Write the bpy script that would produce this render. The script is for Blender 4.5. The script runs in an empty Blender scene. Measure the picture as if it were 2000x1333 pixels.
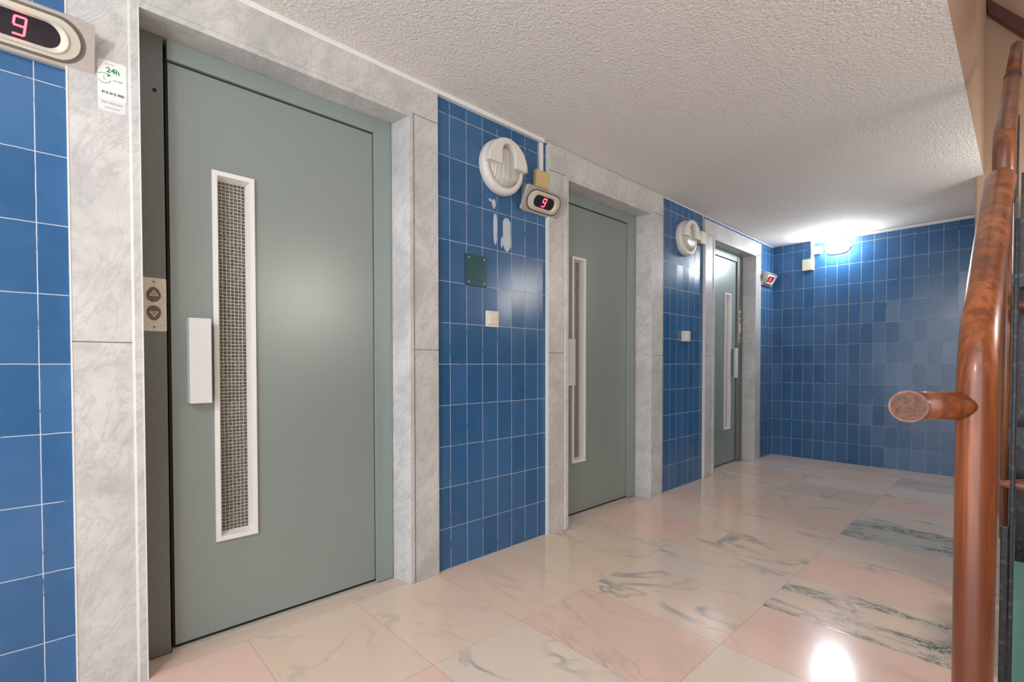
import bpy, bmesh, math, random
from mathutils import Vector, Matrix
random.seed(7)
C = bpy.context.scene.collection
S = bpy.context.scene

# ------------------------------------------------------------------ camera
CAM = Vector((1.9156, 0.0, 0.9978))
F, X0, Y0 = 940.2652, 1002.2724, 730.0957
rt = Vector((0.6861, 0.7275, -0.0009)).normalized()
fw = Vector((-0.7274, 0.6860, -0.0187)).normalized()
up = rt.cross(fw).normalized(); rt = fw.cross(up).normalized()
cd = bpy.data.cameras.new('camera'); cam = bpy.data.objects.new('camera', cd); C.objects.link(cam)
m = Matrix((rt, up, -fw)).transposed().to_4x4(); m.translation = CAM
cam.matrix_world = m
cd.sensor_fit = 'HORIZONTAL'; cd.sensor_width = 36; cd.lens = F/2000*36
cd.shift_x = -(X0-1000)/2000; cd.shift_y = (Y0-666.5)/2000
cd.clip_start = 0.02
S.camera = cam

# ------------------------------------------------------------------ world, exposure
w = bpy.data.worlds.new('world'); S.world = w; w.use_nodes = True
w.node_tree.nodes['Background'].inputs[0].default_value = (0.91, 0.95, 1.0, 1)
w.node_tree.nodes['Background'].inputs[1].default_value = 1.75
S.view_settings.view_transform = 'Standard'; S.view_settings.look = 'None'
S.view_settings.gamma = 1; S.view_settings.use_curve_mapping = False
S.view_settings.exposure = 0.95
def area(name, loc, size, power, color, direction, shape='RECTANGLE', size_y=None, spread=None):
    l = bpy.data.lights.new(name, 'AREA'); l.shape = shape; l.size = size
    if size_y: l.size_y = size_y
    l.energy = power; l.color = color
    o = bpy.data.objects.new(name, l); C.objects.link(o); o.location = loc
    o.rotation_euler = Vector(direction).to_track_quat('-Z', 'Y').to_euler()
    if spread: l.spread = spread
    return o
# the lobby's lamps: oval on the back wall, round ones on the ceiling behind, one on the stair wall
def bulb(name, loc, radius, power, color):
    l = bpy.data.lights.new(name, 'POINT'); l.shadow_soft_size = radius; l.energy = power; l.color = color
    o = bpy.data.objects.new(name, l); C.objects.link(o); o.location = loc; return o
bulb('pendant_lamp_light', (1.45, -1.0, 2.05), 0.10, 23, (1.0, 0.98, 0.96))
bulb('stair_lamp_light', (2.35, 4.2, 1.85), 0.25, 17, (1.0, 0.95, 0.88))
bulb('landing_lamp_light', (3.0, 1.87, 1.68), 0.16, 20, (1.0, 0.96, 0.91))

# ------------------------------------------------------------------ tags
def tag(o, label, cat, group=None, kind=None):
    o['label'] = label; o['category'] = cat
    if group: o['group'] = group
    if kind: o['kind'] = kind
    return o
def empty(name, loc=(0,0,0)):
    o = bpy.data.objects.new(name, None); C.objects.link(o); o.location = loc; o.empty_display_size = .05
    return o
def structure(o): o['kind'] = 'structure'; return o

# ------------------------------------------------------------------ mesh building
class MB:
    def __init__(s): s.bm = bmesh.new()
    def box(s, x0, x1, y0, y1, z0, z1, M=None):
        v = [s.bm.verts.new(Vector(p) if M is None else M @ Vector(p)) for p in
             [(x0,y0,z0),(x1,y0,z0),(x1,y1,z0),(x0,y1,z0),(x0,y0,z1),(x1,y0,z1),(x1,y1,z1),(x0,y1,z1)]]
        for f in [(3,2,1,0),(4,5,6,7),(0,1,5,4),(1,2,6,5),(2,3,7,6),(3,0,4,7)]:
            s.bm.faces.new([v[i] for i in f])
        return s
    def hexa(s, P):
        v = [s.bm.verts.new(Vector(p)) for p in P]
        for f in [(3,2,1,0),(4,5,6,7),(0,1,5,4),(1,2,6,5),(2,3,7,6),(3,0,4,7)]:
            s.bm.faces.new([v[i] for i in f])
        return s
    def prism(s, pts, n0, n1, M, inset=0.0, chamf=0.0):
        # polygon pts (u,v) extruded along n, transformed by M; optional chamfered front edge
        lay = [[Vector((p[0], p[1], n0)) for p in pts]]
        if chamf:
            lay.append([Vector((p[0], p[1], n1-chamf)) for p in pts])
            c = Vector((sum(p[0] for p in pts)/len(pts), sum(p[1] for p in pts)/len(pts)))
            q = offs(pts, chamf)
            lay.append([Vector((p[0], p[1], n1)) for p in q])
        else:
            lay.append([Vector((p[0], p[1], n1)) for p in pts])
        vs = [[s.bm.verts.new(M @ p) for p in L] for L in lay]
        n = len(pts)
        for a, b in zip(vs, vs[1:]):
            for i in range(n):
                s.bm.faces.new([a[i], a[(i+1)%n], b[(i+1)%n], b[i]])
        s.bm.faces.new(vs[-1]); s.bm.faces.new(list(reversed(vs[0])))
        return s
    def ring(s, rings, M, closed=False):
        # list of (pts, n) loops bridged together, all the same count
        vs = [[s.bm.verts.new(M @ Vector((p[0], p[1], n))) for p in pts] for pts, n in rings]
        k = len(vs[0]); seq = list(zip(vs, vs[1:]))
        if closed: seq.append((vs[-1], vs[0]))
        for a, b in seq:
            for i in range(k):
                s.bm.faces.new([a[i], a[(i+1)%k], b[(i+1)%k], b[i]])
        return s
    def cap(s, pts, n, M):
        s.bm.faces.new([s.bm.verts.new(M @ Vector((p[0], p[1], n))) for p in pts]); return s
    def tube(s, path, r, seg=20, round0=False, round1=False):
        P = [Vector(p) for p in path]
        R = r if isinstance(r, (list, tuple)) else [r]*len(P)
        R = list(R)
        def rounded(P, R, end):
            d = (P[0]-P[1]).normalized() if end == 0 else (P[-1]-P[-2]).normalized()
            base = P[0] if end == 0 else P[-1]; rr = R[0] if end == 0 else R[-1]
            ex = [(base + d*rr*math.sin(a), rr*math.cos(a)) for a in (math.radians(25), math.radians(50), math.radians(72), math.radians(86))]
            for p, q in ex:
                if end == 0: P.insert(0, p); R.insert(0, q)
                else: P.append(p); R.append(q)
        if round0: rounded(P, R, 0)
        if round1: rounded(P, R, 1)
        T = []
        for i in range(len(P)):
            a = P[max(i-1,0)]; b = P[min(i+1,len(P)-1)]
            T.append((b-a).normalized())
        ref = Vector((1,0,0)) if abs(T[0].x) < .9 else Vector((0,1,0))
        n = (ref - T[0]*ref.dot(T[0])).normalized()
        loops = []
        for i in range(len(P)):
            n = (n - T[i]*n.dot(T[i])).normalized(); b = T[i].cross(n)
            loops.append([s.bm.verts.new(P[i] + (n*math.cos(t)+b*math.sin(t))*R[i]) for t in [2*math.pi*k/seg for k in range(seg)]])
        for a, b in zip(loops, loops[1:]):
            for i in range(seg):
                f = s.bm.faces.new([a[i], a[(i+1)%seg], b[(i+1)%seg], b[i]]); f.smooth = True
        s.bm.faces.new(list(reversed(loops[0]))); s.bm.faces.new(loops[-1])
        return s
    def build(s, name, mat, parent=None, bevel=0, smooth=False, segs=2):
        bmesh.ops.recalc_face_normals(s.bm, faces=s.bm.faces)
        me = bpy.data.meshes.new(name); s.bm.to_mesh(me); s.bm.free()
        for m_ in (mat if isinstance(mat, list) else [mat]): me.materials.append(m_)
        o = bpy.data.objects.new(name, me); C.objects.link(o)
        if smooth: 
            for p in me.polygons: p.use_smooth = True
        if bevel:
            b = o.modifiers.new('bevel', 'BEVEL'); b.width = bevel; b.segments = segs; b.limit_method = 'ANGLE'; b.angle_limit = math.radians(40)
        if parent:
            o.parent = parent
            o.matrix_parent_inverse = Matrix.Translation(parent.location).inverted()
        return o
def offs(pts, d):
    # inward offset of a counter-clockwise polygon
    n = len(pts); out = []
    A = sum(pts[i][0]*pts[(i+1)%n][1]-pts[(i+1)%n][0]*pts[i][1] for i in range(n))
    sg = 1 if A > 0 else -1
    for i in range(n):
        p0, p1, p2 = Vector(pts[i-1]), Vector(pts[i]), Vector(pts[(i+1)%n])
        a = (p1-p0).normalized(); b = (p2-p1).normalized()
        na = Vector((-a.y, a.x))*sg; nb = Vector((-b.y, b.x))*sg
        k = (na+nb); k = k/max(k.dot(na), .2) if k.length > 1e-6 else na
        q = p1 + k*d; out.append((q.x, q.y))
    return out
def stadium(a, b, seg=14, cx=0, cy=0):
    pts = []
    for k in range(seg+1):
        t = -math.pi/2 + math.pi*k/seg; pts.append((cx+(a-b)+b*math.cos(t), cy+b*math.sin(t)))
    for k in range(seg+1):
        t = math.pi/2 + math.pi*k/seg; pts.append((cx-(a-b)+b*math.cos(t), cy+b*math.sin(t)))
    return pts
def circle(r, seg=48, cx=0, cy=0):
    return [(cx+r*math.cos(2*math.pi*k/seg), cy+r*math.sin(2*math.pi*k/seg)) for k in range(seg)]
def rrect(w, h, r, seg=5, cx=0, cy=0):
    pts = []
    for (sx, sy, a0) in ((1,-1,-90),(1,1,0),(-1,1,90),(-1,-1,180)):
        for k in range(seg+1):
            t = math.radians(a0+90*k/seg)
            pts.append((cx+sx*(w/2-r)+r*math.cos(t), cy+sy*(h/2-r)+r*math.sin(t)))
    return pts
# frames: local (u right, v up, n outwards)
def wall_frame(x, y, z):      # left wall, facing +X
    return Matrix(((0,0,1,x),(1,0,0,y),(0,1,0,z),(0,0,0,1)))
def back_frame(x, y, z):      # back wall, facing -Y
    return Matrix(((1,0,0,x),(0,0,-1,y),(0,1,0,z),(0,0,0,1)))

# ------------------------------------------------------------------ materials
class NT:
    def __init__(s, name):
        s.m = bpy.data.materials.new(name); s.m.use_nodes = True
        s.t = s.m.node_tree; s.b = s.t.nodes['Principled BSDF']
    def n(s, typ, **kw):
        nd = s.t.nodes.new(typ)
        for k, v in kw.items():
            if k.startswith('_'): setattr(nd, k[1:], v)
        for k, v in kw.items():
            if not k.startswith('_'):
                key = int(k[1:]) if k[0] == 'i' and k[1:].isdigit() else k
                s.set(nd.inputs[key], v)
        return nd
    def set(s, inp, v):
        if isinstance(v, bpy.types.NodeSocket): s.t.links.new(v, inp)
        elif isinstance(v, bpy.types.Node): s.t.links.new(v.outputs[0], inp)
        else:
            if inp.type == 'RGBA' and len(v) == 3: v = (*v, 1)
            inp.default_value = v
    def math(s, op, a, b=0.0, c=None, clamp=False):
        nd = s.n('ShaderNodeMath', _operation=op, _use_clamp=clamp, i0=a, i1=b)
        if c is not None: s.set(nd.inputs[2], c)
        return nd.outputs[0]
    def mix(s, f, a, b, typ='MIX'):
        nd = s.t.nodes.new('ShaderNodeMix'); nd.data_type = 'RGBA'; nd.blend_type = typ
        s.set(nd.inputs[0], f); s.set(nd.inputs[6], a); s.set(nd.inputs[7], b)
        return nd.outputs[2]
    def ramp(s, f, a, b, smooth=True):
        nd = s.n('ShaderNodeMapRange'); nd.clamp = True
        if smooth: nd.interpolation_type = 'SMOOTHSTEP'
        s.set(nd.inputs[0], f); nd.inputs[1].default_value = a; nd.inputs[2].default_value = b
        return nd.outputs[0]
    def noise(s, vec, scale, detail=2, rough=.5, dist=0):
        nd = s.n('ShaderNodeTexNoise', Scale=scale, Detail=detail, Roughness=rough, Distortion=dist)
        if vec is not None: s.set(nd.inputs['Vector'], vec)
        return nd.outputs[0]
    def obj(s): return s.n('ShaderNodeTexCoord').outputs['Object']
    def mapping(s, vec, scale=(1,1,1), rot=(0,0,0), loc=(0,0,0)):
        return s.n('ShaderNodeMapping', Vector=vec, Scale=scale, Rotation=rot, Location=loc).outputs[0]
    def bump(s, h, strength=.3, dist=.001, normal=None):
        nd = s.n('ShaderNodeBump', Strength=strength, Distance=dist, Height=h)
        if normal is not None: s.set(nd.inputs['Normal'], normal)
        return nd.outputs[0]
    def out(s, **kw):
        names = {'color':'Base Color','rough':'Roughness','metal':'Metallic','normal':'Normal','coat':'Coat Weight','emit':'Emission Color','es':'Emission Strength','spec':'Specular IOR Level','coatr':'Coat Roughness'}
        for k, v in kw.items(): s.set(s.b.inputs[names[k]], v)
        return s.m
def plain(name, color, rough=.5, metal=0, **kw):
    return NT(name).out(color=color, rough=rough, metal=metal, **kw)

def tile_material():
    t = NT('blue_glazed_tile'); uv = t.n('ShaderNodeUVMap').outputs[0]
    o = t.obj()
    wob = t.n('ShaderNodeVectorMath', _operation='SCALE', i0=t.n('ShaderNodeVectorMath', _operation='SUBTRACT', i0=t.n('ShaderNodeTexNoise', Vector=o, Scale=25.0, Detail=3.0).outputs[1], i1=(.5,.5,.5)).outputs[0])
    wob.inputs['Scale'].default_value = .016
    uvw = t.n('ShaderNodeVectorMath', _operation='ADD', i0=uv, i1=wob.outputs[0]).outputs[0]
    sep = t.n('ShaderNodeSeparateXYZ', Vector=uvw); u, v = sep.outputs[0], sep.outputs[1]
    def edge(c, wdt):
        f = t.math('FRACT', c); d = t.math('MINIMUM', f, t.math('SUBTRACT', 1.0, f))
        return t.ramp(d, wdt, wdt*.55)
    gr = t.math('MAXIMUM', edge(u, .0145), edge(v, .0075))
    cell = t.n('ShaderNodeVectorMath', _operation='FLOOR', i0=uvw).outputs[0]
    wn = t.n('ShaderNodeTexWhiteNoise', _noise_dimensions='2D', Vector=cell)
    tone = t.ramp(wn.outputs[0], 0, 1, False)
    c1 = t.mix(tone, (.020,.10,.245), (.036,.13,.30))
    cloud = t.ramp(t.noise(o, 9.0, 4, .6), .35, .75)
    c1 = t.mix(t.math('MULTIPLY', cloud, .22), c1, (.075,.17,.34))
    gn = t.noise(o, 14.0, 4, .65)
    gcol = t.mix(t.ramp(gn, .54, .66), (.50,.55,.60), (.08,.10,.13))
    col = t.mix(gr, c1, gcol)
    # every tile sits at a slightly different tilt, and the glaze is gently wavy
    geo = t.n('ShaderNodeNewGeometry').outputs['Normal']
    tl = t.n('ShaderNodeVectorMath', _operation='SUBTRACT', i0=wn.outputs[1], i1=(.5,.5,.5)).outputs[0]
    tl2 = t.n('ShaderNodeVectorMath', _operation='SCALE', i0=tl); tl2.inputs['Scale'].default_value = .03
    nn = t.n('ShaderNodeVectorMath', _operation='NORMALIZE', i0=t.n('ShaderNodeVectorMath', _operation='ADD', i0=geo, i1=tl2.outputs[0]).outputs[0]).outputs[0]
    h = t.math('ADD', t.math('MULTIPLY', t.noise(o, 30.0, 2), .25), t.math('MULTIPLY', t.math('SUBTRACT', 1.0, gr), .5))
    return t.out(color=col, rough=t.math('ADD', t.math('MULTIPLY', gr, .5), .21), normal=t.bump(h, .35, .0015, nn), spec=.55)

def marble_material(name='grey_veined_marble', tint=(.63,.63,.625), dark=(.33,.34,.34), seed=0, rough=.28):
    t = NT(name); o = t.mapping(t.obj(), (1.3,1.3,1.3), (.5,.35,.2), (seed,seed*.7,0))
    n1 = t.noise(o, 3.0, 6, .62, .6)
    n2 = t.noise(o, 12.0, 5, .7, 1.2)
    st = t.mapping(o, (1.0, 3.2, 1.0), (0.7,0,0))
    v = t.math('ABSOLUTE', t.math('SUBTRACT', t.noise(st, 3.2, 7, .66, 1.5), .5))
    vein = t.ramp(v, .045, .0)
    c = t.mix(t.ramp(n1, .38, .72), tint, (tint[0]*.77, tint[1]*.775, tint[2]*.78))
    c = t.mix(t.math('MULTIPLY', t.ramp(n2, .42, .78), .4), c, dark)
    c = t.mix(t.math('MULTIPLY', vein, .33), c, dark)
    pit = t.ramp(t.noise(o, 160.0, 2), .66, .74)
    c = t.mix(t.math('MULTIPLY', pit, .25), c, (.2,.2,.18))
    return t.out(color=c, rough=rough, normal=t.bump(t.noise(o, 60.0, 3), .06, .001))

def metal_paint(name, c1, c2, rough=.38, scale=420.0):
    t = NT(name); o = t.obj()
    c = t.mix(t.ramp(t.noise(o, scale, 2), .3, .7), c1, c2)
    sp = t.ramp(t.noise(o, 85.0, 1), .79, .82)
    c = t.mix(t.math('MULTIPLY', sp, .5), c, (.5,.5,.45))
    h = t.noise(o, scale*.8, 2)
    return t.out(color=c, rough=rough, normal=t.bump(h, .22, .0008), metal=.15)

def ceiling_material():
    t = NT('stippled_plaster'); o = t.obj()
    h = t.math('ADD', t.noise(o, 78.0, 3, .6), t.math('MULTIPLY', t.noise(o, 170.0, 2), .35))
    st = t.ramp(t.noise(o, 2.3, 3), .55, .8)
    c = t.mix(t.math('MULTIPLY', st, .35), (.84,.81,.78), (.80,.75,.71))
    return t.out(color=c, rough=.92, normal=t.bump(h, 1.0, .014))
def rough_wall():
    t = NT('beige_textured_wall'); o = t.obj()
    h = t.noise(o, 90.0, 3, .6)
    return t.out(color=(.37,.25,.175), rough=.9, normal=t.bump(h, .7, .004))

def floor_material():
    t = NT('pink_marble_floor')
    tone = t.n('ShaderNodeAttribute', _attribute_name='tone').outputs[0]
    va = t.n('ShaderNodeSeparateColor', Color=t.n('ShaderNodeAttribute', _attribute_name='vein').outputs[0])
    seed = t.n('ShaderNodeAttribute', _attribute_name='seed').outputs[0]
    uv = t.n('ShaderNodeUVMap').outputs[0]
    o = t.n('ShaderNodeVectorMath', _operation='ADD', i0=t.obj(), i1=t.n('ShaderNodeVectorMath', _operation='MULTIPLY', i0=seed, i1=(40,40,40)).outputs[0]).outputs[0]
    ang = t.mapping(o, (1.0, 1.7, 1.0), (0,0,.55))
    cl = t.noise(ang, 2.2, 4, .55, .8)
    c = t.mix(t.math('MULTIPLY', t.ramp(cl, .45, .75), .30), tone, (.66,.50,.34))
    c = t.mix(t.math('MULTIPLY', t.ramp(t.noise(ang, 4.5, 5, .6, 1.0), .5, .8), .35), c, (.66,.60,.55))
    def ridge(vec, scale, det, ro, di, wd):
        return t.ramp(t.math('ABSOLUTE', t.math('SUBTRACT', t.noise(vec, scale, det, ro, di), .5)), wd, 0.0)
    m1 = t.ramp(t.noise(o, 2.4, 2), .38, .54)
    big = t.math('MULTIPLY', ridge(ang, 1.3, 3, .5, 1.0, .030), t.ramp(t.noise(o, 5.0, 3), .35, .6))
    fine = t.math('MULTIPLY', ridge(ang, 1.3, 6, .62, 1.0, .012), .5)
    v1 = t.math('MULTIPLY', t.math('MAXIMUM', t.math('MULTIPLY', big, .8), fine), m1)
    c = t.mix(t.math('MULTIPLY', v1, va.outputs[0]), c, (.25,.28,.29))
    # dark green network veins gathered in clusters
    str_ = t.mapping(o, (1.0, 2.6, 1.0), (0,0,.06))
    m2 = t.ramp(t.noise(t.mapping(o, (.9,2.2,1.0)), 2.4, 3, .55), .43, .60)
    gv = t.math('MULTIPLY', va.outputs[1], m2)
    c = t.mix(t.math('MULTIPLY', gv, .45), c, (.50,.52,.44))
    net = t.math('MAXIMUM', ridge(str_, 5.0, 8, .70, .8, .040), t.math('MULTIPLY', ridge(str_, 9.0, 7, .7, .5, .03), .6))
    c = t.mix(t.math('MULTIPLY', net, gv), c, (.06,.085,.07))
    # soft green mottling
    v3 = t.ramp(t.noise(o, 16.0, 7, .72, .5), .56, .70)
    c = t.mix(t.math('MULTIPLY', t.math('MULTIPLY', v3, va.outputs[2]), t.math('MULTIPLY', t.ramp(t.noise(o, 2.2, 2), .45, .62), .75)), c, (.34,.34,.27))
    sep = t.n('ShaderNodeSeparateXYZ', Vector=uv)
    sz = t.n('ShaderNodeAttribute', _attribute_name='seed').outputs[2]
    def e(cc, L):
        d = t.math('MINIMUM', cc, t.math('SUBTRACT', 1.0, cc)); return t.ramp(t.math('MULTIPLY', d, L), .0017, .0008)
    g = t.math('MAXIMUM', e(sep.outputs[0], .6), e(sep.outputs[1], .405))
    c = t.mix(t.math('MULTIPLY', g, .55), c, (.30,.26,.22))
    c = t.mix(t.math('MULTIPLY', t.ramp(t.noise(o, 120.0, 2), .7, .78), .2), c, (.45,.38,.3))
    r = t.math('ADD', t.math('MULTIPLY', t.noise(o, 5.0, 3), .08), .10)
    return t.out(color=c, rough=r, normal=t.bump(t.math('ADD', t.math('MULTIPLY', g, -1.0), t.math('MULTIPLY', t.noise(o, 14.0, 3), .5)), .06, .001))

def wood_material(name, a=(.36,.10,.022), b=(.12,.026,.008), seed=0):
    t = NT(name); o = t.mapping(t.obj(), (1,1,1), (0,0,0), (seed,0,0))
    g1 = t.noise(t.mapping(o, (55,55,2.6)), 1.0, 4, .6, .3)
    g2 = t.noise(t.mapping(o, (16,16,1.4)), 1.0, 3, .55, .25)
    g3 = t.noise(t.mapping(o, (200,200,9)), 1.0, 2)
    c = t.mix(t.ramp(g2, .35, .7), a, b)
    c = t.mix(t.math('MULTIPLY', t.ramp(g1, .42, .66), .8), c, b)
    c = t.mix(t.math('MULTIPLY', t.ramp(g3, .5, .75), .4), c, (.06,.015,.008))
    sc = t.ramp(t.noise(t.mapping(o, (30,30,14)), 1.0, 3), .70, .76)
    c = t.mix(t.math('MULTIPLY', sc, .45), c, (.62,.36,.24))
    return t.out(color=c, rough=.36, coat=.35, coatr=.14, normal=t.bump(g1, .2, .001))

def wire_glass():
    t = NT('wired_safety_glass'); o = t.obj()
    s = t.n('ShaderNodeSeparateXYZ', Vector=o); P = .0128
    y = t.math('DIVIDE', s.outputs[1], P); z = t.math('DIVIDE', s.outputs[2], P)
    def e(cc):
        f = t.math('FRACT', cc); return t.math('MINIMUM', f, t.math('SUBTRACT', 1.0, f))
    ln = t.math('MAXIMUM', t.ramp(e(y), .10, .045), t.ramp(e(z), .12, .05))
    cell = t.n('ShaderNodeCombineXYZ', X=t.math('FLOOR', t.math('MULTIPLY', y, 2.0)), Y=t.math('FLOOR', t.math('MULTIPLY', z, 2.0)))
    wn = t.n('ShaderNodeTexWhiteNoise', _noise_dimensions='2D', Vector=cell)
    base = t.mix(wn.outputs[0], (.035,.032,.025), (.15,.145,.12))
    c = t.mix(ln, base, (.50,.50,.46))
    h = t.math('ADD', t.math('MULTIPLY', e(y), e(z)), t.math('MULTIPLY', t.noise(o, 320.0, 2), .12))
    return t.out(color=c, rough=.12, normal=t.bump(h, .9, .006), spec=.7)

M = {}
M['tile'] = tile_material()
M['marble'] = marble_material()
M['marble_edge'] = marble_material('marble_edge', (.56,.54,.50), (.30,.28,.24), 3, .35)
M['door'] = metal_paint('grey_green_door_paint', (.24,.295,.28), (.29,.345,.33), .30)
M['frame'] = metal_paint('grey_green_frame_paint', (.25,.31,.305), (.30,.365,.355), .32)
M['frame_dark'] = metal_paint('dark_steel_jamb_paint', (.15,.17,.165), (.20,.22,.215), .34)
M['gap'] = plain('black_recess_shade', (.008,.008,.008), .7)  # flat black standing in for shade inside gaps and holes
M['white'] = plain('white_enamel', (.80,.80,.79), .35)
M['handle'] = plain('pale_grey_handle_enamel', (.68,.69,.70), .32)
M['glass'] = wire_glass()
M['ceiling'] = ceiling_material()
M['beige'] = rough_wall()
M['floor'] = floor_material()
M['wood'] = wood_material('varnished_wood')
M['wood2'] = wood_material('worn_brown_wood', (.26,.085,.035), (.10,.032,.014), 5)
M['darkwood'] = plain('dark_stained_wood', (.075,.022,.014), .35)
M['endgrain'] = (lambda t: t.out(color=t.mix(t.ramp(t.noise(t.obj(), 150.0, 4, .7), .35, .65), (.045,.018,.006), (.17,.05,.012)), rough=.5))(NT('wood_end_grain'))
M['black'] = (lambda t: t.out(color=t.mix(t.ramp(t.noise(t.obj(), 60.0, 4), .5, .8), (.018,.02,.023), (.07,.075,.08)), rough=.35, metal=.4))(NT('black_painted_steel'))
M['steel'] = (lambda t: t.out(color=t.mix(t.noise(t.mapping(t.obj(), (200,4,200)), 1.0, 3), (.50,.475,.45), (.62,.60,.575)), rough=.34, metal=.5))(NT('brushed_steel'))
M['steel_side'] = plain('grey_housing_side', (.45,.45,.43), .4, .3)
M['cream'] = plain('cream_plastic', (.55,.53,.45), .28)
M['plate'] = (lambda t: t.out(color=t.mix(t.ramp(t.noise(t.obj(), 90.0, 3), .4, .7), (.74,.71,.62), (.62,.59,.52)), rough=.3, metal=.1))(NT('brushed_button_plate'))
M['lens'] = plain('smoked_display_lens', (.02,.018,.028), .08)
M['led'] = NT('red_led').out(color=(.6,.02,.02), emit=(1,.04,.06), es=5.0)
M['lensred'] = plain('red_display_lens', (.30,.02,.035), .12)
M['bronze'] = plain('bronze_button', (.17,.145,.115), .35, .5)
M['ivory'] = plain('ivory_button_inlay', (.72,.68,.60), .4)
M['lampbody'] = plain('off_white_lamp_body', (.70,.685,.645), .38)
M['diffuser'] = (lambda t: t.out(color=t.mix(t.ramp(t.noise(t.mapping(t.obj(), (1,120,1)), 1.0, 2), .35, .65), (.42,.41,.38), (.66,.65,.61)), rough=.25, normal=t.bump(t.n('ShaderNodeTexWave', _bands_direction='Y', Vector=t.obj(), Scale=28.0), .5, .003)))(NT('ribbed_diffuser'))
M['yellow'] = plain('yellowed_plastic', (.60,.46,.20), .45)
M['creambox'] = plain('aged_cream_plastic', (.66,.62,.47), .45)
M['trunk'] = plain('white_pvc', (.78,.79,.78), .45)
M['switch'] = plain('ivory_switch_plastic', (.74,.70,.62), .35)
M['green'] = plain('dark_teal_plate', (.010,.070,.085), .3)
M['screw'] = plain('dark_screw', (.2,.19,.17), .4, .7)
M['plaster'] = (lambda t: t.out(color=t.mix(t.noise(t.obj(), 60.0, 4), (.38,.46,.58), (.62,.66,.70)), rough=.85, normal=t.bump(t.noise(t.obj(), 140.0, 3), .8, .003)))(NT('old_adhesive'))
M['sticker'] = plain('white_sticker', (.80,.82,.82), .4)
M['sticker2'] = plain('pale_sticker', (.72,.73,.73), .4)
M['tgreen'] = plain('green_print', (.03,.30,.14), .5)
M['tgrey'] = plain('dark_grey_print', (.10,.11,.13), .5)
M['tpale'] = plain('pale_grey_print', (.42,.43,.46), .5)
M['patch_white'] = plain('flat_white', (.80,.82,.82), .5)
M['glow'] = NT('lit_lamp_cover').out(color=(.9,.9,.9), emit=(.93,.97,1.0), es=100.0)
M['glow2'] = NT('warm_lamp_cover').out(color=(.9,.9,.9), emit=(1.0,.95,.88), es=8.0)
M['teal_wall'] = (lambda t: t.out(color=(.10,.22,.19), rough=.85, normal=t.bump(t.noise(t.obj(), 150.0, 3), .8, .003)))(NT('green_rough_paint'))
M['wjoint'] = plain('white_sealant', (.72,.72,.70), .6)
M['grout'] = plain('grey_sealant', (.22,.22,.22), .7)

# ------------------------------------------------------------------ room shell
HC, L = 2.285, 5.7468      # ceiling height, back wall
D = [0.0, 2.04, 4.04]      # offsets of the three marble surrounds
def uv_boxes(name, segs, mat, axis):
    # segs: (box, u origin, u pitch); planar uv in tile units on every face
    bm = bmesh.new(); uvl = bm.loops.layers.uv.new('UVMap')
    for (x0,x1,y0,y1,z0,z1), o0, pt in segs:
        v = [bm.verts.new(p) for p in [(x0,y0,z0),(x1,y0,z0),(x1,y1,z0),(x0,y1,z0),(x0,y0,z1),(x1,y0,z1),(x1,y1,z1),(x0,y1,z1)]]
        for f in [(3,2,1,0),(4,5,6,7),(0,1,5,4),(1,2,6,5),(2,3,7,6),(3,0,4,7)]:
            fc = bm.faces.new([v[i] for i in f])
            for lp in fc.loops:
                c = lp.vert.co; lp[uvl].uv = (((c.y if axis == 'y' else c.x)-o0)/pt, c.z/.2)
    me = bpy.data.meshes.new(name); bm.to_mesh(me); bm.free(); me.materials.append(mat)
    o = bpy.data.objects.new(name, me); C.objects.link(o); return structure(o)
wl = uv_boxes('wall_left', [
    ((-.14,0,-1.6,.05,0,HC), -.0412, .1024),
    ((-.14,0,1.285,2.085,0,HC), 1.3853, .1024),
    ((-.14,0,3.345,4.085,0,HC), 3.406, .1008),
    ((-.14,0,5.325,L,0,HC), L-.204, .102),
    ((-.14,0,2.085,3.345,2.27,HC), 1.3853, .1024),
    ((-.14,0,4.085,5.325,2.255,HC), 3.406, .1008),
    ((-.14,0,.05,1.285,2.28,HC), 1.3853, .1024)], M['tile'], 'y')
wb = uv_boxes('wall_back', [((-.14,3.3,L,L+.14,0,HC+1.6), .0028, .1007)], M['tile'], 'x')
structure(MB().box(1.672,3.2,4.589,L,0,3.9).build('wall_right', M['beige'], bevel=.01))
structure(MB().box(3.2,3.3,-1.6,4.589,0,3.9).build('wall_stairs', M['beige']))
# ceiling slab: underside at HC, its open edge along the stairwell shows as a beige face
cb = MB().box(-.14,1.713,-1.6,4.595,HC,3.9).box(-.14,1.672,4.595,L,HC,HC+.2)
structure(MB().box(1.713,3.3,-1.6,4.60,3.9,4.0).build('ceiling_sky_block', M['trunk']))  # unseen roof added to keep sky light out of the stairwell
co = structure(cb.build('ceiling', [M['ceiling'], M['beige']]))
for p in co.data.polygons:
    p.material_index = 1 if abs(p.normal.z) < .5 else 0

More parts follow.
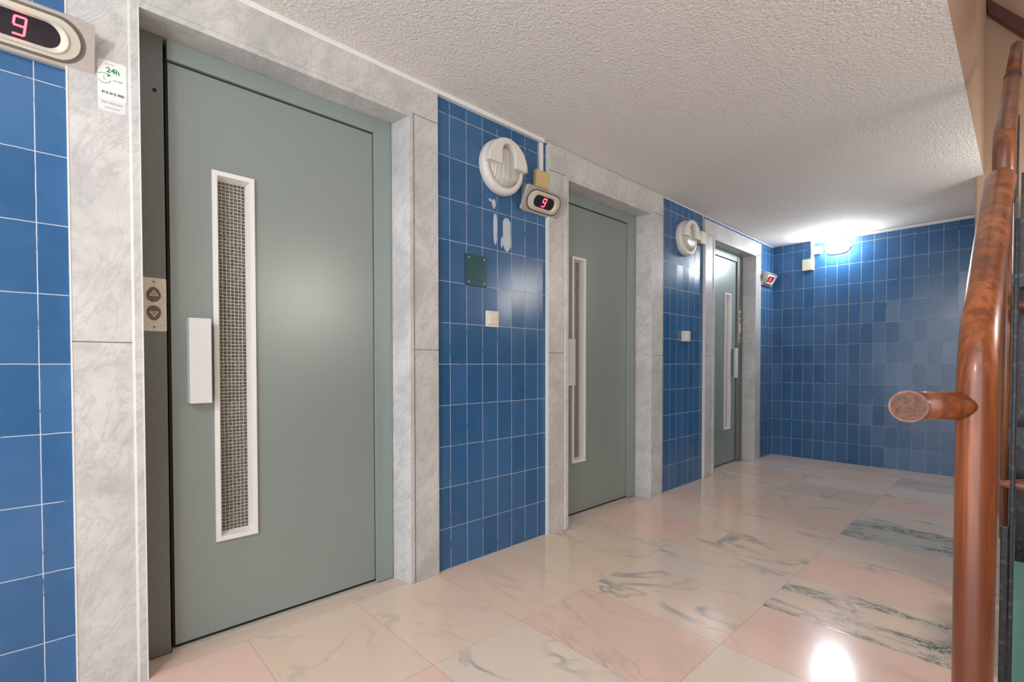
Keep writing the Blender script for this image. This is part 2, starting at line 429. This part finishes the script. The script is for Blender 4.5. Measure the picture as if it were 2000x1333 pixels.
# floor tiles, one mesh, tone and veining per stone
def floor_mesh():
    bm = bmesh.new(); uvl = bm.loops.layers.uv.new('UVMap')
    tl = bm.loops.layers.float_color.new('tone'); vl = bm.loops.layers.float_color.new('vein'); sl = bm.loops.layers.float_color.new('seed')
    cream, yell, pink, peach, white = (.72,.57,.455), (.72,.58,.43), (.74,.525,.43), (.72,.545,.42), (.70,.59,.49)
    spec = {(0,-1):(pink,.1,0,.1),(0,0):(cream,.35,0,0),(0,1):(cream,.3,0,0),(0,2):(peach,.3,0,0),(0,3):(yell,.2,0,0),
            (0,4):(cream,.9,.2,1),(0,5):(pink,.2,0,.2),(0,6):(cream,.3,0,0),(0,7):(pink,.1,0,0),(0,8):(cream,.2,0,0),
            (1,-1):(white,.5,0,0),(1,0):(pink,.1,0,0),(1,1):(white,1,0,.2),(1,2):(pink,.5,.1,1),(1,3):(cream,.9,0,0),(1,4):(white,1,0,.1),
            (1,5):(cream,.9,0,.1),(1,6):(cream,.7,0,0),(1,7):(peach,.4,0,0),(1,8):(cream,.5,0,0),(1,9):((.62,.52,.41),.4,0,.5),
            (2,1):(white,.5,0,0),(2,2):(white,1,0,0),(2,3):(pink,.3,0,0),(2,4):(cream,.8,1,.4),(2,5):(pink,.6,0,0),(2,6):(white,1,0,0),
            (2,7):((.55,.52,.44),.6,1,.6),(2,8):(white,1,0,.2),(2,9):(pink,.2,0,0),(2,10):(white,.8,0,.2),(2,11):((.58,.50,.42),.6,.6,.3)}
    rnd = random.Random(3)
    def quad(x0,x1,y0,y1,tone,v):
        vs = [bm.verts.new((x,y,0)) for x,y in ((x0,y0),(x1,y0),(x1,y1),(x0,y1))]
        f = bm.faces.new(vs); sd = (rnd.random(),rnd.random(),rnd.random(),1)
        for lp, uv in zip(f.loops, ((0,0),(1,0),(1,1),(0,1))):
            lp[uvl].uv = uv; lp[tl] = (*tone,1); lp[vl] = (*v,1); lp[sl] = sd
    xs = [0.0,.585,1.188,1.79,2.39,2.99,3.3]
    for i in range(6):
        for j in range(-6, 14):
            y0 = .485+.405*j; y1 = min(y0+.405, L)
            if y0 >= L: continue
            y0 = max(y0, -1.6)
            if y1 <= y0: continue
            if (i,j) in spec: tn, a, b, g = spec[(i,j)]
            else:
                tn = rnd.choice([cream,cream,white,peach,pink]); a, b, g = rnd.choice([(.3,0,0),(.7,0,.1),(.5,0,0),(.9,0,.2)])
            k = 1+rnd.uniform(-.03,.03)
            quad(xs[i],xs[i+1],y0,y1,tuple(c*k for c in tn),(a,b,g))
    for (a,b) in ((-1.6,.03),(.03,1.31),(1.31,2.06),(2.06,3.36),(3.36,4.06),(4.06,5.36),(5.36,L)):
        quad(-.5,0,a,b,(.66,.53,.45),(.3,0,0))
    me = bpy.data.meshes.new('floor'); bm.to_mesh(me); bm.free(); me.materials.append(M['floor'])
    o = bpy.data.objects.new('floor', me); C.objects.link(o); return structure(o)
floor_mesh()

# marble surrounds
def surround(n, y0, y1, a, b, top, lint=2.105, split=None):
    # y0,y1 outer edges; a,b clear opening
    X1 = .022; XE = .028; g = .0015; S0 = 1.066
    mb = MB(); e = .022
    mb.box(0, X1, y0, a-e-.002, 0, S0-g).box(0, X1, y0, a-e-.002, S0+g, lint+.02-g)
    mb.box(0, X1, b+e+.006, y1, 0, S0-g).box(0, X1, b+e+.006, y1, S0+g, lint+.02-g)
    if split:
        mb.box(0, X1, y0, split-g, lint+.02+g, top).box(0, X1, split+g, y1, lint+.02+g, top)
    else:
        mb.box(0, X1, y0, y1, lint+.02+g, top)
    o = structure(mb.build('trim_%d' % n, M['marble'], bevel=.0012, segs=1))
    ed = MB()
    sp = .028; d = -.16
    ed.hexa([(d,a-e,0),(XE,a-e,0),(XE,a,0),(d,a+.012,0),(d,a-e,lint),(XE,a-e,lint),(XE,a,lint),(d,a+.012,lint)])
    ed.hexa([(d,b-sp,0),(XE,b,0),(XE,b+e,0),(d,b+e,0),(d,b-sp,lint),(XE,b,lint),(XE,b+e,lint),(d,b+e,lint)])
    ed.box(d, XE-.003, a-e, b+e, lint, lint+.02)
    ed.build('marble_reveal', M['marble_edge' if False else 'marble'], o, bevel=.001, segs=1)
    MB().box(.001, X1-.003, y0+.004, a-e-.004, S0-.004, S0+.004).box(.001, X1-.003, b+e+.008, y1-.004, S0-.004, S0+.004).box(.0, XE-.006, b+e-.001, b+e+.007, 0, lint+.018).build('joint', M['grout'], o)
    MB().box(.0, X1+.001, a-e-.005, a-e+.001, 0, lint+.018).box(.0, X1+.0012, y0-.002, y0+.002, 0, top).box(.0, XE+.0006, a-.003, a+.0006, 0, lint).build('white_joint', M['wjoint'], o)
    return o
surround(1, .027, 1.304, .193, 1.145, 2.264)
surround(2, 2.067, 3.358, 2.237, 3.185, 2.268)
surround(3, 4.067, 5.348, 4.240, 5.190, 2.252, split=4.60)

# lift doors
def text(s, size, Mt, mat, name, parent, bold=0.0, align='CENTER', depth=.0003):
    cu = bpy.data.curves.new(name, 'FONT'); cu.body = s; cu.size = size; cu.align_x = align; cu.align_y = 'CENTER'
    cu.extrude = depth; cu.offset = bold
    t = bpy.data.objects.new(name, cu); C.objects.link(t); bpy.context.view_layer.update()
    me = bpy.data.meshes.new_from_object(t.evaluated_get(bpy.context.evaluated_depsgraph_get()))
    bpy.data.objects.remove(t); me.transform(Mt); me.materials.clear(); me.materials.append(mat); me.name = name
    o = bpy.data.objects.new(name, me); C.objects.link(o)
    if parent:
        o.parent = parent; o.matrix_parent_inverse = Matrix.Translation(parent.location).inverted()
    return o
def lift_door(n, a, leaf0, leaf1, b, mirror, label):
    t = structure(empty('door_%d' % n, (-.1, (leaf0+leaf1)/2, 0)))
    t['label'] = label
    # two stiles and head of the steel frame; the lock side is darker
    lk = (leaf1, b) if mirror else (a, leaf0); hg = (a, leaf0) if mirror else (leaf1, b)
    topz = 2.032
    f = MB().box(-.16, -.093, min(hg), max(hg)-(0 if not mirror else .0), 0.004, 2.105)
    f.box(-.16, -.093, leaf0-.001, leaf1+.001, topz+.006, 2.105)
    f.build('door_frame', M['frame'], t, bevel=.002)
    if mirror: MB().box(-.16, -.092, leaf1+.012, b, 0.004, 2.105).build('lock_stile', M['frame_dark'], t, bevel=.002)
    else: MB().box(-.16, -.092, a, leaf0-.012, 0.004, 2.105).build('lock_stile', M['frame_dark'], t, bevel=.002)
    MB().box(-.19, -.152, a-.01, b+.01, 0.0, 2.12).build('shade_backing', M['gap'], t)  # black sheet behind the leaf, painted shade for the recess
    MB().box(-.152,-.110,leaf0-.006,leaf0+.0015,0,topz+.006).box(-.152,-.110,leaf1-.0035,leaf1+.0005,0,topz+.006).box(-.152,-.108,leaf0-.001,leaf1,topz+.0005,topz+.0055).box(-.152,-.1045,leaf0,leaf1,.0101,.0185).build('gap_shade', M['gap'], t)  # black strips stand in for the shade in the gaps round the leaf
    # leaf with a slot for the vision panel
    if mirror: v0, v1 = leaf1-.267, leaf1-.128
    else: v0, v1 = leaf0+.128, leaf0+.267
    z0, z1 = .351, 1.701; i0 = .006
    lf = MB()
    A, B = leaf0+.002, leaf1-.004
    zb = .016
    lf.box(-.150,-.105,A,v0+i0,zb,topz).box(-.150,-.105,v1-i0,B,zb,topz)
    lf.box(-.150,-.105,v0+i0,v1-i0,zb,z0+i0).box(-.150,-.105,v0+i0,v1-i0,z1-i0,topz)
    lf.build('door_leaf', M['door'], t)
    # raised white frame with splayed inner faces
    MF = wall_frame(0, (v0+v1)/2, (z0+z1)/2); W, H = v1-v0, z1-z0
    R = lambda w_, h_: [(-w_/2,-h_/2),(w_/2,-h_/2),(w_/2,h_/2),(-w_/2,h_/2)]
    fr = MB(); fr.ring([(R(W,H),-.106),(R(W,H),-.094),(R(W-.032,H-.032),-.094),(R(W-.046,H-.05),-.137),(R(W-.02,H-.02),-.137)], MF)
    wf = fr.build('vision_panel_frame', M['white'], t)
    MB().box(-.142,-.136, v0+.02, v1-.02, z0+.02, z1-.02).build('wired_glass', M['glass'], wf)
    # box pull handle standing off the leaf
    h0, h1 = (leaf1-.113, leaf1-.047) if mirror else (leaf0+.047, leaf0+.113)
    hm = MB(); cz = 1.012
    pr = [(-.105,0),(-.058,0),(-.058,.066),(-.066,.066),(-.066,.008),(-.105,.008)]
    Mh = Matrix(((1,0,0,0),(0,-1 if mirror else 1,0,h1 if mirror else h0),(0,0,1,cz),(0,0,0,1)))
    hm.prism(pr, -.149, .149, Mh); hm.box(-.105,-.06,h0+.008,h0+.058,cz-.147,cz-.139).box(-.105,-.06,h0+.008,h0+.058,cz+.139,cz+.147)
    hm.build('door_handle', M['handle'], t, bevel=.0015)
    kh = (b+leaf1)/2+.004 if mirror else a+.048
    MB().prism(circle(.006,20), -.094, -.0905, wall_frame(0, kh, 1.918)).build('lock_hole', M['gap'], t)
    # sill strip of steel at the foot of the leaf
    MB().box(-.15,-.098, leaf0-.008, leaf1+.004, .0, .010).build('door_sill', M['steel_side'], t)
    return t
lift_door(1, .197, .281, 1.040, 1.125, False, 'nearest grey-green lift door with a tall wired-glass slot')
lift_door(2, 2.24, 2.297, 3.060, 3.160, False, 'middle grey-green lift door between two tiled piers')
lift_door(3, 4.243, 4.262, 5.020, 5.165, True, 'far grey-green lift door with its handle on the right')

# ------------------------------------------------------------------ call buttons
def call_plate(cy, zc, h, wd, nb, label, name='call_button_plate'):
    t = empty(name, (-.0915, cy, zc-h/2)); tag(t, label, 'button panel')
    MF = wall_frame(-.0918, cy, zc)
    MB().prism(rrect(wd, h, .006), 0, .003, MF, chamf=.0008).build('plate', M['plate'], t)
    for s_ in (1,-1):
        MB().prism(circle(.0032,14), .003, .0042, wall_frame(-.0918, cy, zc+s_*(h/2-.014))).build('screw', M['screw'], t)
    for z, d in nb:
        MZ = wall_frame(-.0918, cy, z)
        egg = [(.019*math.cos(a)*(1-.12*math.sin(a)*d), .0245*math.sin(a)) for a in [2*math.pi*k/32 for k in range(32)]]
        b = MB().prism(egg, .003, .008, MZ, chamf=.002).build('button', M['bronze'], t)
        tri = [(0,.015*d),(-.0125,-.005*d),(.0125,-.005*d)]
        MB().prism(tri, .008, .0086, MZ).build('arrow', M['ivory'], b)
        MB().prism([(0,.010*d),(-.0075,-.003*d),(.0075,-.003*d)], .0086, .009, MZ).build('arrow_outline', M['bronze'], b)
        MB().prism([(0,.0045*d),(-.003,-.001*d),(.003,-.001*d)], .009, .0094, MZ).build('arrow_core', M['ivory'], b)
    return t
call_plate(.234, 1.2005, .179, .070, [(1.234,1),(1.172,-1)], 'cream call plate with up and down buttons beside the nearest lift door')
call_plate(5.094, 1.385, .336, .052, [(1.50,1),(1.44,-1),(1.30,1),(1.24,-1)], 'narrow tall steel button strip beside the far lift door')

# ------------------------------------------------------------------ floor indicators
def indicator(y0, y1, zb, label, lens, x0=0.0):
    t = empty('floor_indicator', (x0, (y0+y1)/2, zb)); tag(t, label, 'display', 'lift floor indicators on the wall')
    xb, xt, zt = .02, .084, zb+.116
    prof = [(x0,zb-.002),(xb-.003,zb-.002),(xt-.003,zt),(xt-.018,zt+.012),(x0,zt+.012)]
    Mp = Matrix(((1,0,0,0),(0,0,-1,0),(0,1,0,0),(0,0,0,1)))
    MB().prism(prof, -y1+.028, -y0-.028, Mp).build('housing', M['steel_side'], t, bevel=.002)
    v = Vector((xt-xb,0,zt-zb)); H = v.length; v.normalize(); u = Vector((0,1,0)); n = u.cross(v)
    c = Vector((xb,(y0+y1)/2,zb)) + v*H/2
    MF = Matrix(((u.x,v.x,n.x,c.x),(u.y,v.y,n.y,c.y),(u.z,v.z,n.z,c.z),(0,0,0,1)))
    W = y1-y0
    R = [(-W/2,-H/2),(W/2,-H/2),(W/2,H/2),(-W/2,H/2)]
    fp = MB().prism(R, -.009, .001, MF, chamf=.0008).build('face_plate', M['steel'], t)
    MB().ring([(stadium(.134,.059),.0008),(stadium(.134,.059),.0022),(stadium(.121,.049),.0022)], MF).build('groove', M['gap' if False else 'screw'], t)
    bz = MB(); bz.ring([(stadium(.124,.052),.001),(stadium(.1235,.0515),.006),(stadium(.122,.050),.0075),(stadium(.100,.041),.0085),(stadium(.0985,.040),.0125),(stadium(.096,.038),.0128),(stadium(.083,.0325),.006),(stadium(.080,.031),.002)], MF)
    bz.build('bezel', M['cream'], t)
    ls = MB().prism(stadium(.082,.0325), .001, .0035, MF).build('lens', lens, t)
    # seven-segment nine
    w2, h2, tk = .0112, .0215, .0024; k = .15
    def seg(p, q):
        (ax,ay),(bx,by) = p, q
        dx, dy = bx-ax, by-ay; l = math.hypot(dx,dy); dx, dy = dx/l, dy/l; nx, ny = -dy*tk, dx*tk
        return [(ax+nx+k*(ay+ny),ay+ny),(ax-nx+k*(ay-ny),ay-ny),(bx-nx+k*(by-ny),by-ny),(bx+nx+k*(by+ny),by+ny)]
    dm = MB()
    for p, q in [((-w2,h2),(w2,h2)),((-w2,0),(w2,0)),((-w2,-h2),(w2,-h2)),((-w2,.001),(-w2,h2)),((w2,0),(w2,h2)),((w2,-h2),(w2,0))]:
        pts = seg(p, q); dm.prism(pts, .0035, .0042, MF)
    dm.build('digit', M['led'], ls)
    return t
indicator(-.219, .088, 1.852, 'steel lift indicator showing a red 9, cut off by the left edge of the photo', M['lens'])
indicator(1.841, 2.148, 1.850, 'steel lift indicator showing a red 9, left of the middle lift door', M['lens'])
indicator(5.352, 5.655, 1.838, 'steel lift indicator with a red lens, in the far tiled corner', M['lensred'])

# ------------------------------------------------------------------ sticker on the marble
st = empty('service_sticker', (.0225, .128, 1.765)); tag(st, 'white 24h phone sticker on the marble beside the nearest lift door', 'sticker')
MS = wall_frame(.0222, .128, 1.853); MS2 = wall_frame(.0222, .1265, 1.785)
MB().prism(rrect(.067,.113,.008), 0, .0006, MS).build('card', M['sticker'], st)
MB().prism(rrect(.065,.052,.007), 0, .0004, MS2).build('lower_card', M['sticker2'], st)
def tx(s_, size, u, v, mat, name, bold=0.0, base=MS, align='CENTER'):
    return text(s_, size, base @ Matrix.Translation((u, v, .0008)), mat, name, st, bold, align)
tx('24h', .0215, .002, .028, M['tgreen'], 'large_print', .0006)
tx('Orona', .008, -.006, .046, M['tpale'], 'small_print')
tx('a tu lado', .0065, .013, .002, M['tgrey'], 'slogan_print')
tx('960 065 990', .0104, .001, -.040, M['tgrey'], 'phone_print', .0004)
tx('963 496 045', .0098, .0, -.001, M['tpale'], 'second_phone_print', 0, MS2)
tx('servicio 24 horas', .0052, .0, -.015, M['tpale'], 'footer_print', 0, MS2)
arc = MB()
pts = [(-.019+.0165*math.cos(math.radians(a)), .002+.0155*math.sin(math.radians(a))) for a in range(45, 346, 12)]
inn = [(-.019+.0148*math.cos(math.radians(a)), .002+.0138*math.sin(math.radians(a))) for a in range(45, 346, 12)]
for i in range(len(pts)-1):
    q = [pts[i], pts[i+1], inn[i+1], inn[i]]
    if min(p[0] for p in q) > -.0332: arc.prism(q, .0006, .0009, MS)
arc.prism([(-.010,.018),(-.002,.013),(-.011,.008)], .0006, .0009, MS)
arc.prism([(-.020,.009),(-.0187,.009),(-.0187,-.001),(-.020,-.001)], .0006, .0009, MS)
arc.prism([(-.020,-.002),(-.013,-.002),(-.013,-.0008),(-.020,-.0008)], .0006, .0009, MS)
arc.build('clock_symbol', M['tgreen'], st)

# small white patch on the far door
nt = MB().box(-.1048,-.1042,4.375,4.50,1.835,1.915).build('white_patch', M['patch_white']); tag(nt, 'small white patch high on the far lift door', 'patch')

# ------------------------------------------------------------------ round bulkhead lamps
def bulkhead(cy, cz, label, frame=wall_frame, base=0.0, lit=None):
    MF = frame(base, cy, cz) if frame is wall_frame else frame(cy, base, cz)
    t = empty('wall_lamp', MF.translation); tag(t, label, 'lamp', 'round bulkhead lamps with a hood')
    r = .142
    b = MB(); b.ring([(circle(r-.004),.0),(circle(r),.008),(circle(r),.030),(circle(r-.006),.044),(circle(r-.016),.050),(circle(r-.034),.050),(circle(r-.037),.040)], MF)
    b.cap(circle(r-.004),0,MF).build('lamp_base', M['lampbody'], t, smooth=True)
    d = MB(); d.ring([(circle(r-.036),.036),(circle(r-.044),.052),(circle(r-.070),.064),(circle(.03),.069)], MF).cap(circle(.03),.069,MF)
    d.build('diffuser', lit or M['diffuser'], t, smooth=True)
    # hood: upper half shield with a round-topped slot
    R = r-.008; aw = .046; zt = .060; zbm = -.006; pts = []
    t0 = math.asin(zbm/R)
    for k in range(29):
        a = t0 + (math.pi-2*t0)*k/28; pts.append((R*math.cos(a), R*math.sin(a)))
    pts.append((-aw-.0, zbm))
    for k in range(17):
        a = math.pi - math.pi*k/16; pts.append((aw*math.cos(a), zt+aw*math.sin(a)))
    pts.append((aw, zbm))
    hd = MB(); hd.prism(pts, .046, .082, MF, chamf=.003)
    hd.build('hood', M['lampbody'], t)
    return t
bulkhead(1.705, 2.030, 'round white hooded wall lamp on blue tiles, right of the nearest lift door')
bulkhead(3.722, 2.022, 'round white hooded wall lamp on the farther tiled pier, left of the far lift')
# oval lit lamp on the back wall
ol = empty('oval_lamp', (.613, L, 2.18)); tag(ol, 'glowing white oval lamp high on the back wall', 'lamp')
MO = back_frame(.613, L, 2.182)
MB().ring([(stadium(.110,.068),0),(stadium(.110,.068),.02),(stadium(.104,.062),.026)], MO).cap(stadium(.110,.068),0,MO).build('lamp_base', M['lampbody'], ol)
MB().ring([(stadium(.106,.064),.018),(stadium(.104,.062),.045),(stadium(.094,.052),.062),(stadium(.070,.030),.070)], MO).cap(stadium(.070,.030),.070,MO).build('lamp_cover', M['glow'], ol, smooth=True)
# ------------------------------------------------------------------ boxes, trunking, switches
def box_thing(name, label, cat, boxes, mat, bevel=.003, group=None):
    mb = MB()
    for b in boxes: mb.box(*b)
    return tag(mb.build(name, mat, bevel=bevel), label, cat, group)
box_thing('cable_trunking', 'long white plastic trunking along the ceiling edge above the nearest lift door', 'cable trunking',
    [(.0005,.026,-1.6,2.031,2.264,HC),], M['trunk'], .002)
box_thing('cable_trunking', 'short vertical trunking dropping from the ceiling edge into the yellowed box', 'cable trunking', [(0,.016,2.005,2.031,2.098,2.262)], M['trunk'], .002)
structure(MB().box(0,.007,2.031,5.747,2.279,HC).build('trim_4', M['trunk']))
box_thing('cable_trunking', 'white plastic trunking along the top of the back wall', 'cable trunking',
    [(.372,1.672,L-.020,L,2.256,HC-.003),(.372,.400,L-.016,L,2.10,2.256),(.386,.402,L-.008,L,1.985,2.10)], M['trunk'], .002)
jb = box_thing('junction_box', 'yellowed square junction box above the middle lift indicator', 'junction box', [(0,.030,1.962,2.064,2.000,2.097)], M['yellow'])
jb = box_thing('junction_box', 'cream square junction box beside the farther hooded wall lamp', 'junction box', [(0,.034,3.955,4.062,2.024,2.128)], M['creambox'])
box_thing('cable_trunking', 'short conduit between the farther hooded lamp and the cream box', 'cable trunking', [(0,.014,3.85,3.957,2.06,2.074)], M['trunk'], .002)
box_thing('cable_trunking', 'narrow conduit rising from the cream box to the ceiling', 'cable trunking', [(0,.012,4.036,4.058,2.128,2.279)], M['steel_side'], .002)
box_thing('junction_box', 'cream square junction box low left of the glowing oval lamp', 'junction box', [(.298,.392,L-.03,L,1.982,2.100)], M['creambox'])
box_thing('sensor_box', 'small white box between the trunking and the glowing oval lamp', 'box', [(.402,.468,L-.045,L,2.137,2.215)], M['white'])
cb_ = MB().tube([(.748,L-.010,2.262),(.762,L-.02,2.245),(.765,L-.024,2.225),(.758,L-.026,2.20),(.742,L-.026,2.183),(.715,L-.026,2.173)], .0045, 10).build('lamp_cable', M['trunk'])
tag(cb_, 'white curved cable from the trunking to the oval lamp', 'cable')
gp = empty('cover_plate', (0,1.546,1.395)); tag(gp, 'dark teal blanking plate with four screws on blue tiles', 'cover plate')
MB().box(0,.006,1.476,1.616,1.396,1.553).build('plate', M['green'], gp, bevel=.001)
for a in (1.497,1.597):
    for b in (1.414,1.536): MB().prism(circle(.0045,14), .006, .0075, wall_frame(0,a,b)).build('screw', M['steel_side'], gp)
def switch(cy, cz, w_, h_, d, label):
    t = empty('light_switch', (0,cy,cz-h_/2)); tag(t, label, 'light switch', 'light switches on the tiled piers')
    MF = wall_frame(0, cy, cz)
    MB().prism(rrect(w_,h_,.004), 0, d, MF, chamf=.0015).build('switch_plate', M['switch'], t)
    MB().prism(rrect(w_*.66,h_*.66,.003), d, d+.005, MF, chamf=.0015).build('rocker', M['switch'], t)
    MB().prism(circle(.0028,12), d+.005, d+.0056, MF).build('indicator_dot', M['screw'], t)
switch(1.652, 1.236, .084, .084, .010, 'square ivory light switch below the teal plate')
switch(3.735, 1.228, .084, .084, .034, 'deep ivory light switch on the farther tiled pier')
# adhesive left on the tiles
def blob(pts, name='adhesive_mark'):
    mb = MB(); mb.prism(pts, 0, .0012, wall_frame(0,0,0)); return mb.build(name, M['plaster'], wl)
def irregular(y0,y1,z0,z1,n,sd,j=.006):
    r = random.Random(sd); L1 = [(y0+r.uniform(-j,j)*.4, z0+(z1-z0)*k/n) for k in range(n+1)]; L2 = [(y1+r.uniform(-j,j)*.4, z1-(z1-z0)*k/n) for k in range(n+1)]
    return [(y0+(y1-y0)*.35,z0-.004)] + L1[1:-1] + [(y0+(y1-y0)*.3,z1+.002),(y0+(y1-y0)*.7,z1)] + L2[1:-1] + [(y0+(y1-y0)*.6,z0-.008)]
def ccw(p): return p if sum(p[i][0]*p[(i+1)%len(p)][1]-p[(i+1)%len(p)][0]*p[i][1] for i in range(len(p))) > 0 else list(reversed(p))
blob(ccw(irregular(1.665,1.690,1.635,1.790,7,1)))
blob(ccw(irregular(1.732,1.788,1.612,1.782,8,2)))
blob(ccw(irregular(1.718,1.728,1.625,1.675,4,4,.004)))
blob(ccw(irregular(1.655,1.680,1.822,1.862,5,6)))
blob(ccw(irregular(1.632,1.652,1.853,1.861,3,8,.003)))

# ------------------------------------------------------------------ stair balustrade
bx = 1.868
def P(Y, z, dx=0): return (bx+dx, Y, z)
bal = empty('stair_balustrade', (bx,1.10,0)); tag(bal, 'varnished round wooden stair balustrade with black steel uprights at the right', 'balustrade')
def arc_pts(p0, p1, p2, n=8):
    p0, p1, p2 = Vector(p0), Vector(p1), Vector(p2)
    return [tuple((1-t)**2*p0+2*t*(1-t)*p1+t*t*p2) for t in [k/n for k in range(n+1)]]
y0b = 1.098
sh = -.0045
path = [P(y0b,0,sh),P(y0b,.4,sh),P(y0b,.80,sh),P(y0b,.93,sh)] + arc_pts(P(y0b,.96,sh),P(y0b+.005,1.05,sh),P(y0b+.125,1.125,sh+.001)) + [P(1.45,1.285,sh+.003),P(1.75,1.43,-.003),P(1.90,1.505,-.003),P(1.925,1.517,-.003),P(1.935,1.521,-.003)]
rad = [.0258]*13 + [.0268,.030,.0325,.030,.022]
MB().tube(path, rad, 28).build('handrail', M['wood'], bal)
MB().tube([P(2.03,1.47),P(2.03,1.57)] + arc_pts(P(2.03,1.60),P(2.03,1.67),P(2.12,1.725)) + [P(2.5,1.95),P(2.75,2.10),P(2.86,2.165)], .0258, 24).build('handrail', M['wood2'], bal)
MB().tube([P(2.86,2.165),P(2.95,2.22)], .0268, 24).build('joint_sleeve', M['darkwood'], bal)
MB().tube([P(2.95,2.22),P(3.5,2.55),P(3.75,2.70)], .0245, 24, round1=True).build('handrail', M['wood2'], bal)
# short stub towards the lobby with a cap
A = Vector(P(y0b, .925, sh)); dirn = Vector((-.72,-.55,0)).normalized()
B = CAM + (fw*F + rt*(1774-X0) - up*(793-Y0)).normalized()*1.06
B.z = .927; A.z = .929
Bc = B + (CAM-B).normalized()*.03; Bc.z = B.z+.001
MB().tube([A, B], .0235, 26).build('rail_stub', M['wood'], bal)
so = MB().tube([B + (B-Bc).normalized()*.012, Bc], .0262, 26).build('stub_end', M['wood'], bal)
MB().tube([Bc, Bc+(Bc-B).normalized()*.0012], .0232, 26).build('end_grain', M['endgrain'], so)
# rear posts and crossbars
MB().tube([P(2.74,.30,.0),P(2.74,1.0,.0),P(2.74,2.06,.0)], .0125, 14).build('baluster', M['wood2'], bal)
MB().box(1.8815,1.8935,2.68,2.70,0,1.95).build('steel_upright', M['black'], bal)
MB().box(1.8765,1.8935,1.93,1.95,-.0,.54).build('steel_upright', M['black'], bal, bevel=.003)
MB().box(1.894,1.9035,1.93,1.95,-.0,1.40).build('steel_upright', M['black'], bal, bevel=.002)
MB().box(1.862,1.876,2.73,2.75,.0,.30).build('steel_upright', M['black'], bal)
for z, th, mt in ((.535,.032,'wood2'),(1.222,.024,'wood2')):
    MB().tube([(1.888 if z > 1 else 1.864,2.66,z),(1.94,2.66,z),(3.1,2.66,z)], [th*.35,th,th], 16, round0=True).build('crossbar', M[mt], bal)
for z, th in ((.728,.068),(1.31,.05)):
    MB().box(1.8795,3.1,2.60,2.62,z-th/2,z+th/2).build('crossbar', M['black'], bal)
MB().box(1.9,3.1,2.76,2.775,.08,1.75).build('black_sheet', M['black'], bal)  # plain black sheet behind the crossbars
tag(MB().box(1.893,3.1,2.15,2.56,0,.27).build('stair_kerb', M['teal_wall']), 'green rough-painted stair kerb at the bottom right', 'kerb')
# flight of steps beyond the balustrade
sm = MB()
for k in range(12):
    sm.box(1.95,3.2,2.80+.15*k,4.588,.0+.17*k,.17*(k+1)-.001*k)
structure(sm.build('floor_stairs', M['marble']))
# dark wooden rail high on the stair wall
ur = MB(); ur.hexa([(1.722,4.53,3.337),(1.722,4.585,3.337),(1.709,4.585,3.45),(1.709,4.53,3.45),(1.90,4.53,3.09),(1.90,4.585,3.09),(1.90,4.585,3.20),(1.90,4.53,3.20)])
structure(ur.build('trim_5', M['darkwood'], bevel=.004))
